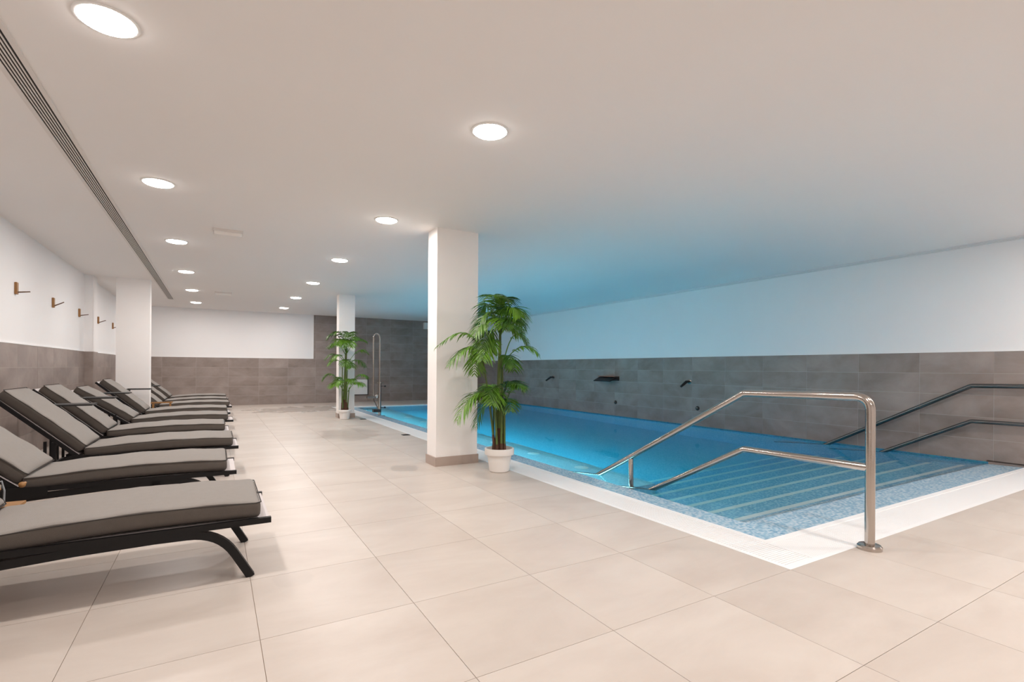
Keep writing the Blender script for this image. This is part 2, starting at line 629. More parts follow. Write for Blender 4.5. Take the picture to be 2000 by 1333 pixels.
# slim cornice strip where the pool wall meets the ceiling
m = MB().box(XR - .05, XR, YB, YF, H - .018, H)
m.box(XR - .022, XR, YB, YF, H - .032, H - .018)
struct('trim_1', m, MT['trim'], 'slim cornice strip where the pool wall meets the ceiling')
# shallow pilaster on the left wall
pil = struct('pilaster', MB().box(XL, XL + .11, 10.42, 10.78, TZ, H), MT['plaster'], 'shallow white pilaster on the left wall')
MB().box(XL, XL + .12, 10.41, 10.79, 0, TZ).build('tile_cladding', MT['wall_tile'], pil)


def column(x0, x1, y0, y1, label):
    o = struct('column', MB().box(x0, x1, y0, y1, 0, H), MT['column'], label)
    return o


c1 = column(1.972, 2.447, 4.882, 5.135, 'white square pillar beside the tall palm, nearest the camera')
e = .012
m = MB().box(1.972 - e, 2.447 + e, 4.882 - e, 4.882, 0, .095)
m.build('skirting', MT['skirting'], c1)
MB().box(1.972 - e, 1.972, 4.882, 5.135 + e, 0, .095).build('skirting', MT['skirting'], c1)
MB().box(2.447, 2.447 + e, 4.882, 5.135 + e, 0, .095).build('skirting', MT['skirting'], c1)
MB().box(1.972, 2.447, 5.135, 5.135 + e, 0, .095).build('skirting', MT['skirting'], c1)
c2 = column(2.122, 2.433, 10.43, 10.66, 'slim white pillar behind the smaller palm at the far end')
MB().box(2.122 - e, 2.433 + e, 10.43 - e, 10.43, 0, .09).build('skirting', MT['skirting'], c2)
MB().box(2.122 - e, 2.122, 10.43, 10.66, 0, .09).build('skirting', MT['skirting'], c2)
MB().box(2.433, 2.433 + e, 10.43, 10.66, 0, .09).build('skirting', MT['skirting'], c2)
column(-1.43, -.972, 10.47, 10.70, 'white pillar standing between the sun loungers near the left wall')

# ------------------------------------------------------------------ pool
pool = thing('swimming_pool', 'indoor pool lined in blue mosaic with white step edges', 'pool', (PXC, PYC, 0))


def pp(name, mb, mat, parent=None, smooth=False):
    """pool part given in world coordinates"""
    o = mb.build(name, mat, parent or pool, None, smooth)
    if parent is None:
        o.location = (-PXC, -PYC, 0)
    return o


FZ = -1.36
pp('pool_floor', MB().box(LEDX, XR, LEDY, PY1 + .1, FZ - .1, FZ), MT['mos_xy'])
# left side wall with sloping mosaic ledge on top
pp('side_wall', MB().box(PX0, LEDX, PY0, PY1C, FZ - .1, -.055), MT['mos_yz'])
pp('ledge', MB().prism([(PXC, -.003), (LEDX, -.008), (LEDX, -.06), (PXC, -.06)], 1, PYC, PY1), MT['mos_ledge'])
pp('near_wall', MB().box(LEDX, XR, PY0, LEDY, FZ - .1, -.07), MT['mos_xz'])
pp('near_ledge', MB().prism([(PYC, -.003), (LEDY, -.013), (LEDY, -.07), (PYC, -.07)], 0, LEDX, XR), MT['mos_ledge'])
pp('far_wall', MB().box(LEDX, XR, PY1, PY1C, FZ - .1, -.03), MT['mos_xz'])
pp('right_wall', MB().box(XR - .009, XR, PYC, PY1, FZ, -.03), MT['mos_yz'])
pp('waterline_band', MB().box(XR - .012, XR, PYC + .3, PY1, -.03, .012), MT['mos_band'])
# steps with white nosings
NS = 7
nose = [2.318 + .317 * i for i in range(NS)]
prev = LEDY
for i, y in enumerate(nose):
    zt = WZ - .165 * (i + 1)
    st = pp('step', MB().box(LEDX, XR - .01, prev, y, FZ - .05, zt), MT['mos_step'])
    pp('nosing_strip', MB().box(LEDX + .03, XR - .16, y - .048, y + .002, zt - .05, zt + .003), MT['strip'], st)
    prev = y
# bench along the left wall with white air inlets
bench = pp('bench', MB().box(LEDX, 3.80, nose[-3] + .01, PY1, FZ - .02, -.47), MT['mos_xy'])
for y in (4.55, 5.55, 6.6, 7.6, 8.6, 9.6, 10.6):
    pp('air_inlet', MB().lathe([(.085, 0), (.085, .012), (.06, .02), (.012, .022)], 16, (3.62, y, -.47)), MT['strip'], bench, True)
# light strips added for an even underwater glow: tilted downwards in the bench front, and in the side wall above the bench and the steps
for y in (4.6, 6.65, 8.7, 10.75):
    lp = pp('underwater_light', MB().prism([(3.80, -.52), (3.85, -.52), (3.812, -.60), (3.80, -.60)], 1, y - .03, y + 1.93), MT['white_plastic'])
    MB().prism([(3.847, -.526), (3.852, -.528), (3.818, -.600), (3.812, -.598)], 1, y, y + 1.9).build('lens', MT['pool_light'], lp)
for y0, y1 in ((3.45, 4.3), (4.6, 6.5), (6.65, 8.55), (8.7, 10.6), (10.75, 12.65)):
    lp = pp('underwater_light', MB().box(LEDX, LEDX + .012, y0 - .03, y1 + .03, -.27, -.19), MT['white_plastic'])
    MB().box(LEDX + .012, LEDX + .018, y0, y1, -.255, -.205).build('lens', MT['pool_light_small'], lp)


# white coping with a slatted overflow grating
def coping_strip(x0, x1, y0, y1, long_axis):
    rim_o, rim_i = .032, .045
    if long_axis == 1:
        pp('coping_rim', MB().box(x0, x0 + rim_o, y0 + .034, y1, -.055, 0.001), MT['coping'])
        pp('coping_rim', MB().box(x1 - rim_i, x1, PYC, y1, -.055, 0.002), MT['coping'])
        pp('gutter', MB().box(x0 + rim_o, x1 - rim_i, y0, y1, -.05, -.02), MT['gutter'])
    else:
        pp('coping_rim', MB().box(x0, x1, y0, y0 + rim_o, -.055, 0.001), MT['coping'])
        pp('coping_rim', MB().box(x0, x1, y1 - rim_i, y1, -.055, 0.002), MT['coping'])
        pp('gutter', MB().box(x0, x1, y0 + rim_o, y1 - rim_i, -.05, -.02), MT['gutter'])


pp('coping_rim', MB().box(PX0, PXC, PY0, PY0 + .034, -.055, .001), MT['coping'])
pp('coping_rim', MB().box(PXC - .045, PXC, PYC - .045, PYC, -.055, .002), MT['coping'])
coping_strip(PX0, PXC, PY0, PY1C, 1)
coping_strip(PXC, XR, PY0, PYC, 0)
pp('coping_rim', MB().box(PXC, XR, PY1, PY1C, -.055, .001), MT['coping'])
PITCH, SLW = .0185, .0145
sl = MB().box(0, PXC - .045 - PX0 - .032, 0, SLW, -.018, 0).mesh('grating_slat', MT['coping'])
far = MB()
n = 0
y = PY0 + .036
while y < PY1C - .03:
    if n < 290:
        o = link('grating_slat', sl, pool, (PX0 + .032 - PXC, y - PYC, 0))
    else:
        far.box(PX0 + .032, PXC - .045, y, y + SLW, -.018, 0)
    n += 1
    y += PITCH
tag(pp('grating', far, MT['coping']), kind='stuff')
sl2 = MB().box(0, .0178, 0, PYC - .045 - PY0 - .032, -.018, 0).mesh('grating_slat_near', MT['coping'])
far = MB()
n = 0
x = PXC - .04
while x < XR - .03:
    if n < 220:
        link('grating_slat', sl2, pool, (x - PXC, PY0 + .032 - PYC, 0))
    else:
        far.box(x, x + .0178, PY0 + .032, PYC - .045, -.018, 0)
    n += 1
    x += .0205
tag(pp('grating', far, MT['coping']), kind='stuff')

water = MB().box(PXC + .01, XR - .004, PYC + .01, PY1 + .005, FZ - .03, WZ).build('pool_water', MT['water'])
tag(water, 'calm clear blue water filling the indoor pool', 'water', None, 'stuff')

# ------------------------------------------------------------------ stainless handrails
def handrail(x, label, mat, post=True):
    t = thing('handrail', label, 'handrail', (x, 1.437, 0))
    r = .0255

    def tb(name, pts, rr=r, par=t, seg=16):
        return MB().tube([Vector(p) - Vector((x, 1.437, 0)) for p in pts], rr, seg).build(name, mat, par, None, True)
    low = [(x, 5.0, -.68), (x, 3.823, -.017)]
    top = [(x, 4.55, -.43), (x, 2.242, .862), (x, 1.437, .876), (x, 1.437, .01)]
    tb('top_rail', rounded(top, [.02, .085], 8))
    tb('lower_rail', rounded([(x, 3.75, -.36), (x, 2.24, .462), (x, 1.437, .468)], [.02], 4), .0225)
    if post:
        tb('strut', [(x, 3.372, .22), (x, 3.352, -.55)], .022)
    MB().lathe([(.062, 0), (.062, .018), (.055, .026), (.03, .028)], 28).build('floor_flange', mat, t, None, True)
    return t


handrail(3.25, 'stainless steel double handrail with its post on the near pool corner', MT['steel'])
handrail(7.36, 'dark stainless double handrail running along the tiled pool wall', MT['dark_steel'], False)

# ------------------------------------------------------------------ downlights
LG = 'recessed ceiling lights'
ring_me = MB().lathe([(.102, 0), (.103, -.007), (.108, -.007), (.116, -.004), (.117, 0)], 36, cap=False).mesh('trim_ring', MT['white_plastic'], True)
disc_me = MB().lathe([(.102, -.001), (.101, -.006), (.094, -.013), (.072, -.018), (.04, -.0205), (.002, -.021)], 36).mesh('diffuser', MT['light'], True)
lamp_data = bpy.data.lights.new('downlight_beam', 'AREA')
lamp_data.shape = 'DISK'
lamp_data.size = .20
lamp_data.energy = LAMP_W
lamp_data.color = LAMP_COL
LY0, RY0, DY = 2.70, 2.735, 2.18
left_words = ['nearest, above the first lounger', 'second from the camera', 'third from the camera', 'fourth from the camera', 'fifth from the camera', 'last, nearest the far wall']
for side, x, y0 in (('left', -.405, LY0), ('right', 1.446, RY0)):
    for k in range(0 if side == 'left' else -2, 6):
        if k < 0:  # unseen lights behind the camera, added to raise the light level
            lab = {('right', -1): 'round recessed ceiling light over the near walkway, in line with the pool side row'}.get((side, k), 'round recessed ceiling light farthest behind the camera')
        elif side == 'left':
            lab = 'ceiling light in the row over the loungers, ' + left_words[k]
        else:
            lab = 'ceiling light in the row on the pool side, ' + ['largest, nearest the camera', 'second, just before the near pillar', 'third from the camera', 'fourth from the camera', 'fifth from the camera', 'last, nearest the far wall'][k]
        t = thing('ceiling_light', lab, 'light', (x, y0 + k * DY, H), 0, LG)
        link('trim_ring', ring_me, t)
        link('diffuser', disc_me, t)
        link('beam', lamp_data, t, (0, 0, -.023))

added_walk_data = lamp_data.copy()
added_walk_data.energy = ADDED_WALK_W  # unseen walkway lights, added to brighten the near right end
for x, lab in ((3.3, 'recessed light over the near walkway, beside the handrail post'), (5.15, 'recessed light over the near walkway, middle of the short row'), (6.9, 'recessed light over the near walkway, closest to the pool wall')):
    t = thing('ceiling_light', lab, 'light', (x, .30, H), 0, LG)
    link('trim_ring', ring_me, t)
    link('diffuser', disc_me, t)
    link('beam', added_walk_data, t, (0, 0, -.023))

# ------------------------------------------------------------------ linear air grille
gy0, gy1 = -0.6, 13.27
g = thing('air_grille', 'long slotted air grille running along the ceiling above the loungers', 'vent', (-.855, (gy0 + gy1) / 2, H))
ox, oy = .855, -(gy0 + gy1) / 2
for (a, b) in ((-.923, -.899), (-.813, -.789)):
    MB().box(a + ox, b + ox, gy0 + oy, gy1 + oy, -.005, .0).build('side_flange', MT['grille'], g)
MB().box(-.899 + ox, -.813 + ox, gy0 + oy, gy0 + oy + .02, -.005, 0).build('end_cap', MT['grille'], g)
MB().box(-.899 + ox, -.813 + ox, gy1 + oy - .02, gy1 + oy, -.005, 0).build('end_cap', MT['grille'], g)
MB().box(-.899 + ox, -.813 + ox, gy0 + oy, gy1 + oy, -.0012, -.0004).build('duct', MT['dark_slot'], g)
seams = [gy0 + .02, 1.55, 3.55, 5.55, 7.55, 9.55, 11.55, gy1 - .02]
for a, b in zip(seams, seams[1:]):
    for k in range(5):
        xx = -.8905 + k * .0150 + ox
        MB().box(xx, xx + .0070, a + oy + .002, b + oy - .002, -.0045, -.0012).build('slat', MT['grille'], g)

# ------------------------------------------------------------------ emergency lights
def emergency(x0, x1, y0, label):
    t = thing('emergency_light', label, 'light', ((x0 + x1) / 2, y0 + .095, H), 0, 'flat emergency lights on the ceiling')
    w = (x1 - x0) / 2
    MB().box(-w, w, -.095, .095, -.03, 0).build('base', MT['grille'], t)  # greyer base puts the gap shadow round the cover into colour
    MB().prism([(-.085, -.025), (.085, -.025), (.072, -.058), (-.072, -.058)], 0, -w + .008, w - .008).build('diffuser_cover', MT['pot'], t)


emergency(-.033, .243, 6.15, 'flat white emergency light on the ceiling, the nearer of two')
emergency(-.03, .262, 11.38, 'flat white emergency light on the ceiling, the farther small one')
t = thing('junction_box', 'small white box high on the far tiled wall beside the near pillar', 'box', (5.74, YF - .06, 2.24))
MB().box(-.12, .12, -.05, .05, 0, .2).build('casing', MT['white_plastic'], t)
MB().box(-.10, .10, -.056, -.05, .02, .18).build('cover', MT['pot'], t)

# ------------------------------------------------------------------ coat hooks on the left wall
hook_words = ['first and largest, at the left edge', 'second from the camera', 'third, just before the pilaster', 'fourth, just past the pilaster', 'last and smallest, next to the pillar']
for k, (y, rise, dy) in enumerate([(7.22, .012, .0), (8.62, .052, -.02), (10.06, .02, .0), (11.5, .04, -.02), (12.97, .035, 0)]):
    t = thing('coat_hook', 'wooden wall hook with a thin peg, ' + hook_words[k], 'hook', (XL, y, 1.775), 0, 'wooden coat hooks')
    bm = bmesh.new()
    bmesh.ops.create_cube(bm, size=1)
    bmesh.ops.scale(bm, vec=(.022, .055, .125), verts=bm.verts)
    bmesh.ops.translate(bm, vec=(.011, 0, .0625), verts=bm.verts)
    bmesh.ops.bevel(bm, geom=bm.edges[:], offset=.003, segments=2, affect='EDGES')
    me = bpy.data.meshes.new('back_plate')
    bm.to_mesh(me)
    bm.free()
    me.materials.append(MT['wood'])
    link('back_plate', me, t)
    MB().tube([(.02, 0, .022), (.12, dy, .022 + rise)], [.0075, .006], 10).build('peg', MT['peg'], t, None, True)


# ------------------------------------------------------------------ sun loungers
def pillow(L, W, T, arch, sag=0.0, round_=.026):
    """upholstered pad from x=0 to -L, y -W/2..W/2, z 0..T with rounded edges, softly crowned"""
    bm = bmesh.new()
    bmesh.ops.create_cube(bm, size=1)
    bmesh.ops.scale(bm, vec=(L, W, T), verts=bm.verts)
    bmesh.ops.translate(bm, vec=(-L / 2, 0, T / 2), verts=bm.verts)
    bmesh.ops.bevel(bm, geom=bm.edges[:], offset=round_, segments=4, affect='EDGES', profile=.6)
    for k in range(1, 14):
        bmesh.ops.bisect_plane(bm, geom=bm.verts[:] + bm.edges[:] + bm.faces[:], plane_co=(-L * k / 14, 0, 0), plane_no=(1, 0, 0))
    for k in range(1, 8):
        bmesh.ops.bisect_plane(bm, geom=bm.verts[:] + bm.edges[:] + bm.faces[:], plane_co=(0, -W / 2 + W * k / 8, 0), plane_no=(0, 1, 0))
    for v in bm.verts:
        f_ = max(0, 1 - v.co.z / T)
        v.co.y *= 1 - .07 * f_
        v.co.z = v.co.z + arch_z(v.co.x, L, arch, sag)
        u = max(0, min(1, -v.co.x / L))
        crown = (1 - (2 * v.co.y / W) ** 2) * min(1, u * 10, (1 - u) * 10)
        if v.co.z > T * .5:
            v.co.z += .013 * crown + .003 * math.sin(u * 23 + v.co.y * 9)
    me = bpy.data.meshes.new('pad')
    bm.to_mesh(me)
    bm.free()
    me.materials.append(MT['cushion'])
    me.materials.append(MT['boxing'])
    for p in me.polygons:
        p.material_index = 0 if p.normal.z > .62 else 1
    me.polygons.foreach_set('use_smooth', [True] * len(me.polygons))
    return me


def arch_z(x, L, arch, sag):
    u = max(0, min(1, -x / L))
    return arch * math.sin(PI * min(1, u * 1.05)) - sag * u ** 2


def piping_mesh(L, W, T, arch, sag):
    m = MB()
    for z, ins in ((T - .009, .004),):
        w = W / 2 * (1 if z > T / 2 else .942) - ins + .004
        pts = []
        N = 14
        c = .022
        for k in range(N + 1):
            x = -c - (L - 2 * c) * k / N
            pts.append((x, w, z + arch_z(x, L, arch, sag)))
        for yy in (w - c, 0, -w + c):
            pts.append((-L - .001, yy, z + arch_z(-L, L, arch, sag)))
        for k in range(N + 1):
            x = -L + c + (L - 2 * c) * k / N
            pts.append((x, -w, z + arch_z(x, L, arch, sag)))
        for yy in (-w + c, 0, w - c):
            pts.append((.001, yy, z + arch_z(0, L, arch, sag)))
        pts.append(pts[0])
        m.tube(pts, .0027, 6, cap=False)
    return m.mesh('piping', MT['piping'], True)


HX, HZ = -1.15, .285      # hinge of the backrest
BL = .745                 # backrest length
W2 = .30                  # half width
SL, BLC = 1.085, .695     # cushion lengths


def make_lounger():
    t = thing('sun_lounger', '', 'sun lounger', (0, 0, 0), 0, 'grey cushioned sun loungers in a row')
    m = MB()
    for s in (-1, 1):
        m.box(-1.17, 0, s * (W2 - .0125) - .0125, s * (W2 - .0125) + .0125, .254, .281)
    for x in (-.02, -.55, -1.16):
        m.box(x - .012, x + .012, -W2 + .025, W2 - .025, .256, .274)
    m.build('seat_frame', MT['frame'], t)
    for s in (-1, 1):
        y = s * (W2 - .02)
        fr = rounded([(-.088, y, 0.0), (-.222, y, .238), (-.50, y, .243)], [.13], 8)
        MB().tube(fr, 0, flat=(.036, .036)).build('leg', MT['frame'], t)
        MB().tube([(-.45, y, .243), (-.75, y, .238), (-1.05, y, .222)], 0, flat=(.036, .036)).build('under_rail', MT['frame'], t)
        rr = rounded([(-1.05, y, .222), (-1.36, y, .20), (-1.50, y, 0)], [.1], 6)
        MB().tube(rr, 0, flat=(.036, .036)).build('leg', MT['frame'], t)
        MB().tube([(-1.315, y, .40), (-1.315, y, .20)], 0, flat=(.03, .036)).build('backrest_prop', MT['frame'], t)
        MB().tube([(-1.37, y, .41), (-1.37, y, .18)], 0, flat=(.018, .02)).build('backrest_prop', MT['frame'], t)
        MB().tube([(-1.30, y, .215), (-1.17, y, .275)], 0, flat=(.02, .022)).build('brace', MT['frame'], t)
    MB().tube([(-1.37, -W2 + .03, .19), (-1.37, W2 - .03, .19)], .011, 8).build('crossbar', MT['frame'], t)
    MB().box(-1.15, -.006, -W2 + .02, W2 - .02, .266, .2755).build('seat_sling', MT['sling'], t)
    for s in (-1, 1):
        y = s * (W2 + .004)
        MB().prism([(-1.02, .282), (-1.02, .225), (-1.33, .185), (-1.36, .215), (-1.20, .292)], 1, y - .004, y + .004).build('hinge_bracket', MT['frame'], t)
    # backrest, built lying flat from its hinge towards the head
    b = link('backrest', None, t, (HX, 0, HZ))
    return t


seat_me = pillow(SL, .585, .088, .016, .020, .03)
seat_pipe = piping_mesh(SL, .585, .088, .016, .020)
back_me = pillow(BLC, .585, .09, .004, .012, .034)
back_pipe = piping_mesh(BLC, .585, .09, .004, .012)


def finish_lounger(t, ang):
    sc = link('seat_cushion', seat_me, t, (-.045, 0, .277))
    link('piping', seat_pipe, sc)['label'] = 'dark piping'
    b = [c for c in t.children if c.name.startswith('backrest') and c.type == 'EMPTY'][0]
    bpy.data.objects.remove(b)
    m = MB()
    for s in (-1, 1):
        m.box(-BL, 0, s * (W2 - .0125) - .0125, s * (W2 - .0125) + .0125, -.030, -.003)
    m.box(-BL, -BL + .022, -W2 + .02, W2 - .02, -.028, -.006)
    fr = m.build('backrest_frame', MT['frame'], t, (HX, 0, HZ))
    sl = MB().box(-BL + .004, -.01, -W2 + .02, W2 - .02, -.010, -.003).build('backrest_sling', MT['sling'], t, (HX, 0, HZ))
    bc = link('back_cushion', back_me, t, (HX, 0, HZ))
    link('piping', back_pipe, bc)['label'] = 'dark piping'
    for o in (fr, sl, bc):
        o.rotation_euler = (0, ang, 0)


def set_angle(t, ang):
    for o in t.children:
        if o.name.split('.')[0] in ('backrest_frame', 'backrest_sling', 'back_cushion'):
            o.rotation_euler = (0, ang, 0)
            if o.name.startswith('back_cushion'):
                o.location = (HX - .02 * math.cos(ang), 0, HZ + .02 * math.sin(ang))


proto = make_lounger()
finish_lounger(proto, math.radians(43))
specs = [  # x of the foot end, near side y, back angle, shift of the cushion
    (.241, 2.753, 42, 0, 'grey cushioned sun lounger nearest the camera, cut off by the photo edge'),
    (.132, 4.11, 41, -.015, 'grey sun lounger second from the camera, cushion slid back from its foot end'),
    (.187, 5.37, 44, 0, 'grey sun lounger third from the camera, its raised back cut by the photo edge'),
    (.140, 6.69, 43, 0, 'grey sun lounger fourth from the camera, in front of the second side table'),
    (.214, 8.00, 36, -.02, 'grey sun lounger fifth from the camera with the lowest backrest'),
    (.205, 9.31, 43, 0, 'grey sun lounger sixth from the camera, in front of the left pillar'),
    (.262, 10.76, 42, 0, 'grey sun lounger just behind the left pillar, beside the small basket'),
    (.25, 12.0, 42, 0, 'grey sun lounger second from the far wall'),
    (.25, 13.3, 42, 0, 'grey sun lounger nearest the far wall'),
]
for i, (x, y, a, sh, lab) in enumerate(specs):
    o = proto if i == 0 else copy_tree(proto)
    o.location = (x, y + W2, 0)
    o['label'] = lab
    set_angle(o, math.radians(a))
    for c in o.children:
        if c.name.startswith('seat_cushion'):
            c.location.x += sh

# ------------------------------------------------------------------ little side tables between the loungers
def side_table(x0, y0, label):
    L, D, hh = .32, .25, .655
    t = thing('side_table', label, 'side table', (x0 + L / 2, y0 + D / 2, 0), 0, 'narrow dark side tables between loungers')
    bm = bmesh.new()
    bmesh.ops.create_cube(bm, size=1)
    bmesh.ops.scale(bm, vec=(L, D, .016), verts=bm.verts)
    bmesh.ops.translate(bm, vec=(0, 0, hh - .008), verts=bm.verts)
    bmesh.ops.bevel(bm, geom=bm.edges[:], offset=.003, segments=2, affect='EDGES')
    me = bpy.data.meshes.new('table_top')
    bm.to_mesh(me)
    bm.free()
    me.materials.append(MT['metal_grey'])
    link('table_top', me, t)
    for s in (-1, 1):
        MB().box(-L / 2 + .008, -L / 2 + .03, s * (D / 2 - .02) - .011, s * (D / 2 - .02) + .011, .018, hh - .016).build('leg', MT['frame'], t)
        MB().box(-L / 2 + .008, L / 2 - .02, s * (D / 2 - .02) - .011, s * (D / 2 - .02) + .011, 0, .018).build('foot_bar', MT['frame'], t)
    MB().box(-L / 2 + .008, -L / 2 + .03, -D / 2 + .03, D / 2 - .03, hh - .036, hh - .016).build('apron', MT['frame'], t)


side_table(-1.345, 6.22, 'narrow dark side table between the third and fourth loungers')
side_table(-1.345, 7.44, 'narrow dark side table between the fourth and fifth loungers')
side_table(-1.345, 8.62, 'narrow dark side table between the fifth and sixth loungers')
side_table(-1.235, 10.0, 'narrow dark side table standing right before the left pillar')
side_table(-1.235, 11.5, 'narrow dark side table by the back of the second last lounger')


# ------------------------------------------------------------------ wooden peg racks on the floor
def peg_rack(x, y, s, label, near=True):
    t = thing('wooden_rack', label, 'rack', (x, y, 0))
    if near:
        MB().box(-.26, .07, -.05, .07, .283, .297).build('shelf', MT['wood'], t)
        for sx in (-.24, .05):
            for sy in (-.035, .055):
                MB().box(sx - .011, sx + .011, sy - .011, sy + .011, 0, .285).build('leg', MT['frame'], t)
        for px, pz in ((-.17, .375), (-.03, .372), (.07, .395)):
            MB().lathe([(.003, -.012), (.012, -.008), (.016, .0), (.012, .01), (.007, .014), (.007, .05)], 12, (px, 0, pz), 1).build('peg', MT['wood'], t, None, True)
        for px in (-.085, -.015):
            pts = [(px - .012, -.05, .30), (px - .012, -.055, .38), (px, -.055, .425), (px + .02, -.05, .43), (px + .03, -.05, .38), (px + .028, -.05, .30)]
            MB().tube(pts, .0045, 8).build('cord', MT['cord'], t, None, True)
    else:
        MB().box(-.15, .15, -.08, .08, .255, .268).build('shelf', MT['wood'], t)
        for sx in (-1, 1):
            for sy in (-1, 1):
                MB().box(sx * .12 - .009, sx * .12 + .009, sy * .07 - .009, sy * .07 + .009, 0, .40).build('leg', MT['wood'], t)
        for sy in (-1, 1):
            MB().box(-.15, .15, sy * .07 - .009, sy * .07 + .009, .395, .41).build('rail', MT['wood'], t)


peg_rack(-.95, 3.60, 1.0, 'small wooden rack with round pegs and grey cords, at the left edge between two loungers')
peg_rack(-.79, 10.38, .8, 'small wooden rack standing before the lounger behind the left pillar', False)


# ------------------------------------------------------------------ palms
def frond_mesh(p0, p1, p2, nleaf, llen, side_hint, seed, start=.28):
    """rachis along a curve with paired narrow drooping leaflets, one mesh"""
    rnd = random.Random(seed)
    m = MB()
    N = 14
    cur = bez([p0, p1, p2], N)
    m.tube(cur, [.006 - .0045 * i / N for i in range(N + 1)], 5)
    P = [Vector(p) for p in (p0, p1, p2)]

    def at(t):
        return P[0] * (1 - t) ** 2 + P[1] * 2 * t * (1 - t) + P[2] * t * t

    def tan(t):
        return ((P[1] - P[0]) * (1 - t) + (P[2] - P[1]) * t).normalized()
    nleaf = round(nleaf * .95)
    for i in range(nleaf):
        t = start + (1 - start) * (i + .5) / nleaf
        p, tg = at(t), tan(t)
        up = Vector((0, 0, 1))
        sd = tg.cross(up)
        if sd.length < .15:
            sd = tg.cross(Vector(side_hint))
        sd.normalize()
        nn = sd.cross(tg).normalized()
        prof = math.sin(PI * min(1, .18 + .80 * (i + .5) / nleaf)) ** .7
        for s in (-1, 1):
            L = 1.25 * llen * prof * rnd.uniform(.88, 1.1)
            d = (sd * s * rnd.uniform(.72, .9) + tg * rnd.uniform(.5, .7) + nn * rnd.uniform(.05, .3)).normalized()
            w = .0052 + .0026 * prof
            droop = rnd.uniform(.35, .75)
            wid = d.cross(nn).normalized()
            prev = None
            for q in range(5):
                u = q / 4
                c = p + d * (L * u) + Vector((0, 0, -1)) * (L * droop * u * u)
                ww = w * (0.35 + 2.2 * u * (1 - u) * 1.3) * (1 if q < 4 else 0) + (.0006 if q == 4 else 0)
                fold = nn * (ww * .35)
                m.v += [tuple(c + wid * ww + fold), tuple(c), tuple(c - wid * ww + fold)]
                k = len(m.v) - 3
                if prev is not None:
                    m.f.append((prev, prev + 1, k + 1, k))
                    m.f.append((prev + 1, prev + 2, k + 2, k + 1))
                prev = k
    me = bpy.data.meshes.new('frond')
    me.from_pydata(m.v, [], m.f)
    me.materials.append(MT['leaf'])
    me.polygons.foreach_set('use_smooth', [True] * len(me.polygons))
    return me


def palm(x, y, fronds, canes, pot, label, seed, lscale=1.0):
    t = thing('potted_palm', label, 'plant', (x, y, 0), 0)
    rb, rc, rt, ph, rim = pot
    prof = [(rb * .9, 0), (rb, .006), (rc, ph - rim), (rt * .985, ph - rim), (rt, ph - rim + .006), (rt, ph - .004), (rt - .004, ph), (rt - .016, ph), (rt - .018, ph - .035)]
    MB().lathe(prof, 36, cap=True).build('pot', MT['pot'], t, None, True)
    MB().lathe([(.001, ph - .034), (rt - .0185, ph - .038), (rt - .02, ph - .045)], 24).build('soil', MT['soil'], t)
    rnd = random.Random(seed)
    for (bx, by, tx_, ty_, hz, r) in canes:
        b0 = R0 * bx + F * by
        t0 = R0 * tx_ + F * ty_
        cur = bez([(b0.x, b0.y, ph - .04), ((b0.x * .7 + t0.x * .3), (b0.y * .7 + t0.y * .3), hz * .55), (t0.x, t0.y, hz)], 10)
        st = MB().tube(cur, [r * (1 - .45 * i / 10) for i in range(11)], 8).build('cane', MT['cane'], t, None, True)
        k = [Vector(p) for p in cur[:3]]
        MB().tube(k, [r * 1.35, r * 1.25, r * 1.02], 8, cap=False).build('dry_sheath', MT['sheath'], st, None, True)
    for n, (pts, depth, nl, ll) in enumerate(fronds):
        W = []
        for (s, z), d in zip(pts, depth):
            q = R0 * s + F * d
            W.append((q.x, q.y, z))
        link('frond', frond_mesh(*W, nl, ll * lscale, (F.x, F.y, 0), seed * 100 + n), t)
    return t


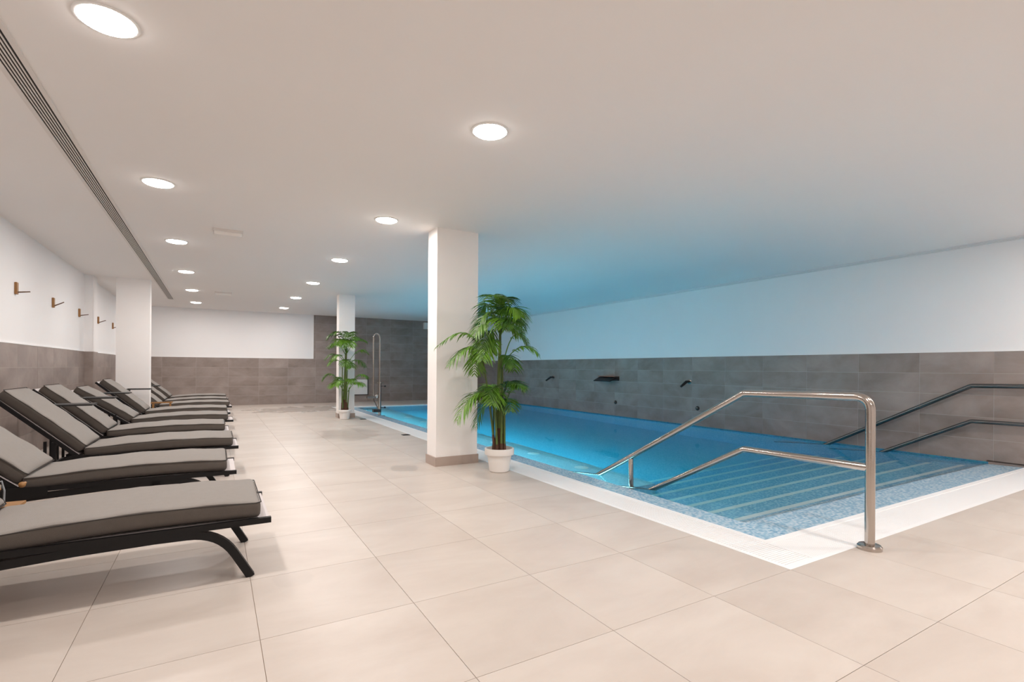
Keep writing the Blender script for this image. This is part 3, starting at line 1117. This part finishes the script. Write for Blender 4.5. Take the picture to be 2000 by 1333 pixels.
D = 0.0
fr1 = [
    # big crown
    (((0, 1.36), (-.046, 1.80), (.215, 1.43)), (0, -.05, -.28), 26, .17),
    (((-.006, 1.38), (-.12, 1.82), (-.20, 1.60)), (0, .05, .10), 22, .15),
    (((-.006, 1.43), (-.05, 1.80), (-.07, 1.70)), (0, -.1, -.33), 22, .16),
    (((.005, 1.40), (.14, 1.82), (.225, 1.39)), (0, .02, .05), 26, .17),
    (((-.011, 1.38), (-.11, 1.64), (-.24, 1.33)), (0, -.12, -.20), 24, .17),
    (((0, 1.36), (.08, 1.62), (.14, 1.40)), (0, -.2, -.36), 22, .15),
    (((0, 1.38), (.02, 1.75), (.10, 1.62)), (0, .15, .34), 20, .15),
    (((0, 1.40), (-.03, 1.84), (.12, 1.66)), (0, -.08, -.16), 26, .15),
    (((0, 1.38), (.10, 1.76), (.20, 1.52)), (0, -.12, -.20), 26, .16),
    (((0, 1.36), (-.10, 1.70), (-.19, 1.47)), (0, -.06, -.14), 26, .15),
    (((0, 1.36), (.01, 1.64), (.03, 1.40)), (0, -.16, -.36), 24, .15),
    (((0, 1.34), (.07, 1.56), (.20, 1.33)), (0, -.06, -.10), 24, .14),
    (((-.02, 1.30), (-.12, 1.52), (-.16, 1.22)), (0, -.10, -.22), 24, .16),
    (((-.03, 1.15), (-.08, 1.42), (-.13, 1.18)), (0, -.12, -.24), 22, .15),
    # long petiole to the left
    (((-.17, 1.05), (-.24, 1.60), (-.64, 1.21)), (-.02, -.05, -.10), 24, .12),
    (((-.15, 1.10), (-.24, 1.40), (-.50, 1.04)), (-.02, -.10, -.22), 22, .15),
    (((-.12, 1.20), (-.25, 1.42), (-.25, .96)), (.0, -.05, -.06), 24, .14),
    (((-.05, 1.16), (-.16, 1.36), (-.16, 1.10)), (.0, -.15, -.26), 22, .15),
    # right side
    (((.05, 1.15), (.14, 1.52), (.275, 1.26)), (0, .02, .04), 20, .12),
    (((.02, 1.05), (.21, 1.36), (.37, 1.17)), (0, -.06, -.10), 22, .13),
    (((.02, 1.02), (.06, 1.27), (.14, 1.04)), (0, -.15, -.24), 20, .12),
    (((.0, 1.02), (.10, 1.22), (.14, 1.0)), (0, .14, .26), 18, .12),
    # lower tier
    (((.0, .66), (-.06, .98), (-.12, .72)), (0, -.12, -.26), 22, .15),
    (((.02, .70), (.07, .98), (.17, .86)), (0, -.08, -.16), 22, .13),
    (((-.02, .62), (-.10, .86), (-.30, .70)), (0, -.06, -.12), 22, .15),
    (((.01, .70), (.12, 1.02), (.25, .79)), (0, .08, .12), 20, .13),
    (((-.05, .60), (-.20, 1.00), (-.40, .52)), (-.02, -.12, -.22), 24, .18),
    (((-.04, .60), (-.14, .84), (-.24, .42)), (0, .05, .08), 22, .15),
    (((.045, .60), (.12, .98), (.26, .83)), (0, -.14, -.22), 20, .11),
    (((0, .62), (-.03, .92), (-.06, .68)), (0, -.14, -.32), 20, .14),
    (((0, .66), (-.08, .95), (-.17, .80)), (0, .14, .24), 20, .13),
    (((.02, .62), (.08, .84), (.11, .62)), (0, -.12, -.26), 20, .12),
]
canes1 = [(0, 0, .0, 0, 1.42, .021), (-.03, .02, -.005, .03, 1.40, .015), (-.045, -.02, -.17, -.02, 1.12, .013), (.035, .01, .02, .02, 1.16, .015),
          (.05, -.02, .05, -.02, .72, .014), (-.02, -.045, -.05, -.05, .70, .014), (.02, -.04, .02, -.05, .74, .014), (-.06, .0, -.06, .0, .68, .012), (.015, .045, .02, .06, .78, .013)]
palm(2.44, 4.37, fr1, canes1, (.098, .122, .147, .232, .062), 'tall green palm in a white pot beside the near pillar', 3)
fr2 = [
    (((.02, 1.30), (-.12, 1.86), (-.33, 1.58)), (0, -.05, -.1), 22, .15),
    (((.03, 1.30), (.08, 1.88), (.19, 1.62)), (0, -.05, -.22), 22, .17),
    (((.04, 1.30), (.24, 1.70), (.42, 1.52)), (0, .02, .05), 20, .13),
    (((.03, 1.28), (-.02, 1.74), (-.08, 1.45)), (0, -.12, -.30), 24, .18),
    (((.03, 1.30), (.10, 1.72), (.16, 1.42)), (0, -.12, -.28), 24, .18),
    (((.0, 1.28), (-.17, 1.62), (-.37, 1.40)), (0, .05, .10), 20, .13),
    (((.01, 1.08), (-.17, 1.42), (-.36, 1.18)), (0, -.05, -.1), 20, .12),
    (((.05, 1.08), (.28, 1.52), (.45, 1.29)), (0, .02, .02), 22, .12),
    (((.04, 1.0), (.24, 1.32), (.43, 1.03)), (0, -.05, -.1), 22, .14),
    (((.0, 1.04), (-.17, 1.29), (-.28, 1.06)), (0, -.08, -.16), 20, .12),
    (((.03, 1.02), (.06, 1.30), (.10, 1.05)), (0, -.12, -.26), 20, .14),
    (((-.02, .54), (-.22, 1.10), (-.41, .76)), (0, -.05, -.1), 24, .15),
    (((.06, .54), (.29, 1.05), (.47, .81)), (0, -.03, -.06), 24, .13),
    (((.06, .54), (.25, .84), (.43, .66)), (0, -.08, -.16), 22, .13),
    (((-.01, .54), (-.14, .84), (-.23, .62)), (0, -.10, -.2), 20, .13),
    (((.0, .54), (-.10, .95), (-.20, .75)), (0, .04, .06), 20, .13),
    (((.03, 1.30), (-.04, 1.84), (-.16, 1.66)), (0, -.08, -.18), 24, .16),
    (((.03, 1.30), (.06, 1.70), (.06, 1.46)), (0, -.14, -.32), 24, .17),
    (((.03, 1.28), (.16, 1.74), (.30, 1.56)), (0, -.06, -.12), 22, .14),
    (((.02, 1.10), (-.08, 1.40), (-.18, 1.16)), (0, -.10, -.22), 22, .14),
    (((.03, .95), (.10, 1.22), (.20, 1.02)), (0, -.10, -.20), 22, .14),
    (((.0, .56), (-.05, .90), (-.10, .66)), (0, -.12, -.24), 22, .14),
    (((.04, .56), (.12, .92), (.22, .72)), (0, -.10, -.20), 22, .14),
]
canes2 = [(0, 0, .03, 0, 1.34, .022), (-.03, .02, .0, .03, 1.30, .016), (.035, -.01, .05, .0, 1.12, .016), (-.05, -.01, -.04, -.02, 1.06, .014), (.05, .02, .08, .02, .62, .014), (-.02, -.04, -.03, -.05, .60, .014)]
palm(2.185, 10.17, fr2, canes2, (.088, .108, .132, .19, .045), 'smaller green palm in a white pot before the slim far pillar', 5)

# ------------------------------------------------------------------ wall jets above the pool
def jet(y, z, tilt, label, g):
    t = thing('water_jet_nozzle', label, 'nozzle', (XR - TT, y, z), 0, g)
    MB().lathe([(.045, 0), (.045, -.008), (.03, -.014)], 20, axis=0).build('wall_plate', MT['steel'], t, None, True)
    MB().tube([(0, 0, 0), (-.07, 0, 0), (-.10, 0, -.004)], .022, 12).build('elbow', MT['black'], t, None, True)
    MB().tube([(-.09, 0, 0), (-.24, -.01, tilt)], [.026, .02], 14).build('spout', MT['black'], t, None, True)


jet(6.25, .80, -.085, 'black and steel water jet on the pool wall, to the right of the wide spout', 'pool wall jets')
jet(10.55, .80, -.085, 'black water jet on the pool wall, farther away beyond the wide spout', 'pool wall jets')
t = thing('waterfall_spout', 'wide flat steel waterfall spout on the tiled pool wall', 'spout', (XR - TT, 8.38, .77))
MB().box(-.012, 0, -.275, .275, 0, .10).build('back_plate', MT['steel'], t)
MB().prism([(0, .085), (-.09, .082), (-.27, .0), (-.27, -.02), (-.09, .035), (0, .0)], 1, -.262, .262).build('blade', MT['black'], t)
MB().box(-.13, 0, -.268, .268, .086, .10).build('top_plate', MT['steel'], t)
for (y, z, lab) in ((8.22, .30, 'small round steel push button low on the pool wall below the wide spout'), (6.07, .325, 'small steel push button low on the pool wall below the nearer jet')):
    t = thing('push_button', lab, 'button', (XR - TT, y, z), 0, 'push buttons on the pool wall')
    MB().lathe([(.04, 0), (.04, -.01), (.034, -.016)], 20, axis=0).build('bezel', MT['metal_grey'], t, None, True)
    MB().lathe([(.022, -.012), (.022, -.026), (.016, -.03)], 16, axis=0).build('knob', MT['dark_steel'], t, None, True)

# ------------------------------------------------------------------ steel pool hoist at the far end
hx, hy = 3.03, 10.72
t = thing('pool_hoist', 'stainless steel pool hoist with a tall looped tube at the pool edge', 'hoist', (hx, hy, -.034))
k = 10.72 / 12.9
P_ = lambda s, z: tuple(R0 * s + Vector((0, 0, z + .034)))
loop = [P_(-.135, .40), P_(-.135, 1.62)] + [P_(-.0675 + .0675 * math.cos(a), 1.64 + .0675 * 1.6 * math.sin(a)) for a in [PI - PI * q / 10 for q in range(11)]] + [P_(0, 1.62), P_(0, .70)]
MB().tube(loop, .0165, 12).build('loop_tube', MT['steel'], t, None, True)
MB().tube([P_(0, -.03), P_(0, .72)], .035, 16).build('post', MT['steel'], t, None, True)
MB().lathe([(.085, .0), (.085, .014), (.05, .02)], 20, P_(0, .69)).build('collar', MT['steel'], t, None, True)
MB().lathe([(.12, .0), (.12, .012), (.05, .02)], 20, P_(0, -.034)).build('base_plate', MT['dark_steel'], t, None, True)
for z in (.62, .165):
    MB().lathe([(.016, -.016), (.022, 0), (.016, .016)], 14, P_(.115, z)).build('knob', MT['black'], t, None, True)
    MB().tube([P_(0, z), P_(.105, z)], .006, 8).build('knob_stem', MT['black'], t)
MB().lathe([(.004, -.04), (.03, -.028), (.04, 0), (.03, .028), (.004, .04)], 16, P_(-.062, .40)).build('float_ball', MT['white_plastic'], t, None, True)
m = MB()
m.box(-.27, -.09, -.05, .05, .40, .44)
br = m.build('arm_bracket', MT['dark_steel'], t)
MB().tube([P_(-.135, .40), P_(-.12, .30), P_(-.04, .16), P_(0, .14)], .012, 8).build('lever', MT['dark_steel'], t, None, True)
MB().box(-.14, .02, -.06, .06, .10, .16).build('foot_clamp', MT['black'], t)

# white board hanging on the far wall behind the slim pillar
t = thing('wall_board', 'white rectangular board in a thin dark frame low on the far wall', 'board', (3.60, YF - TT, .20))
MB().box(-.28, .28, -.03, -.004, .02, .46).build('panel', MT['white_plastic'], t)
MB().box(-.30, .30, -.036, 0, 0, .02).build('frame', MT['metal_grey'], t)
MB().box(.28, .30, -.036, 0, .02, .54).build('frame', MT['metal_grey'], t)

# thin arc of water and the slim spout that feeds it (beyond the near pillar)
t = thing('water_spout', 'slim steel spout on the pool ledge beyond the near pillar', 'spout', (3.02, 7.45, -.034))
MB().lathe([(.06, 0), (.06, .012), (.02, .02)], 16).build('base_plate', MT['steel'], t, None, True)
MB().tube(rounded([(0, 0, 0), (.0, 0, 1.12), (.10, .12, 1.14), (.13, .16, 1.06)], [.06, .03], 6), .016, 10).build('tube', MT['steel'], t, None, True)
jet_m, nt, b = new_mat('falling_water')
b.inputs['Base Color'].default_value = (0.55, 0.75, 0.82, 1)
b.inputs['Roughness'].default_value = 0.1
b.inputs['Transmission Weight'].default_value = 0.5
b.inputs['IOR'].default_value = 1.33
A = Vector((3.15, 7.61, 1.03))
ws = MB().tube(bez([A, (3.07, 7.75, .72), (3.0, 7.88, WZ)], 14), .006, 8).build('water_stream', jet_m, None, None, True)
tag(ws, 'thin curved stream of water falling into the pool beside the near pillar', 'water')

# ------------------------------------------------------------------ small floor sockets
for (x, y, lab) in ((2.49, 7.38, 'small dark floor drain by the pool edge, left of the near pillar'), (2.50, 10.0, 'small dark floor drain beside the slim far pillar')):
    t = thing('floor_drain', lab, 'drain', (x, y, 0), 0, 'small floor drains')
    MB().box(-.055, .055, -.055, .055, 0, .006).build('plate', MT['metal_grey'], t)
    for q in (-.03, 0, .03):
        MB().box(-.04, .04, q - .007, q + .007, .006, .008).build('slot', MT['black'], t)
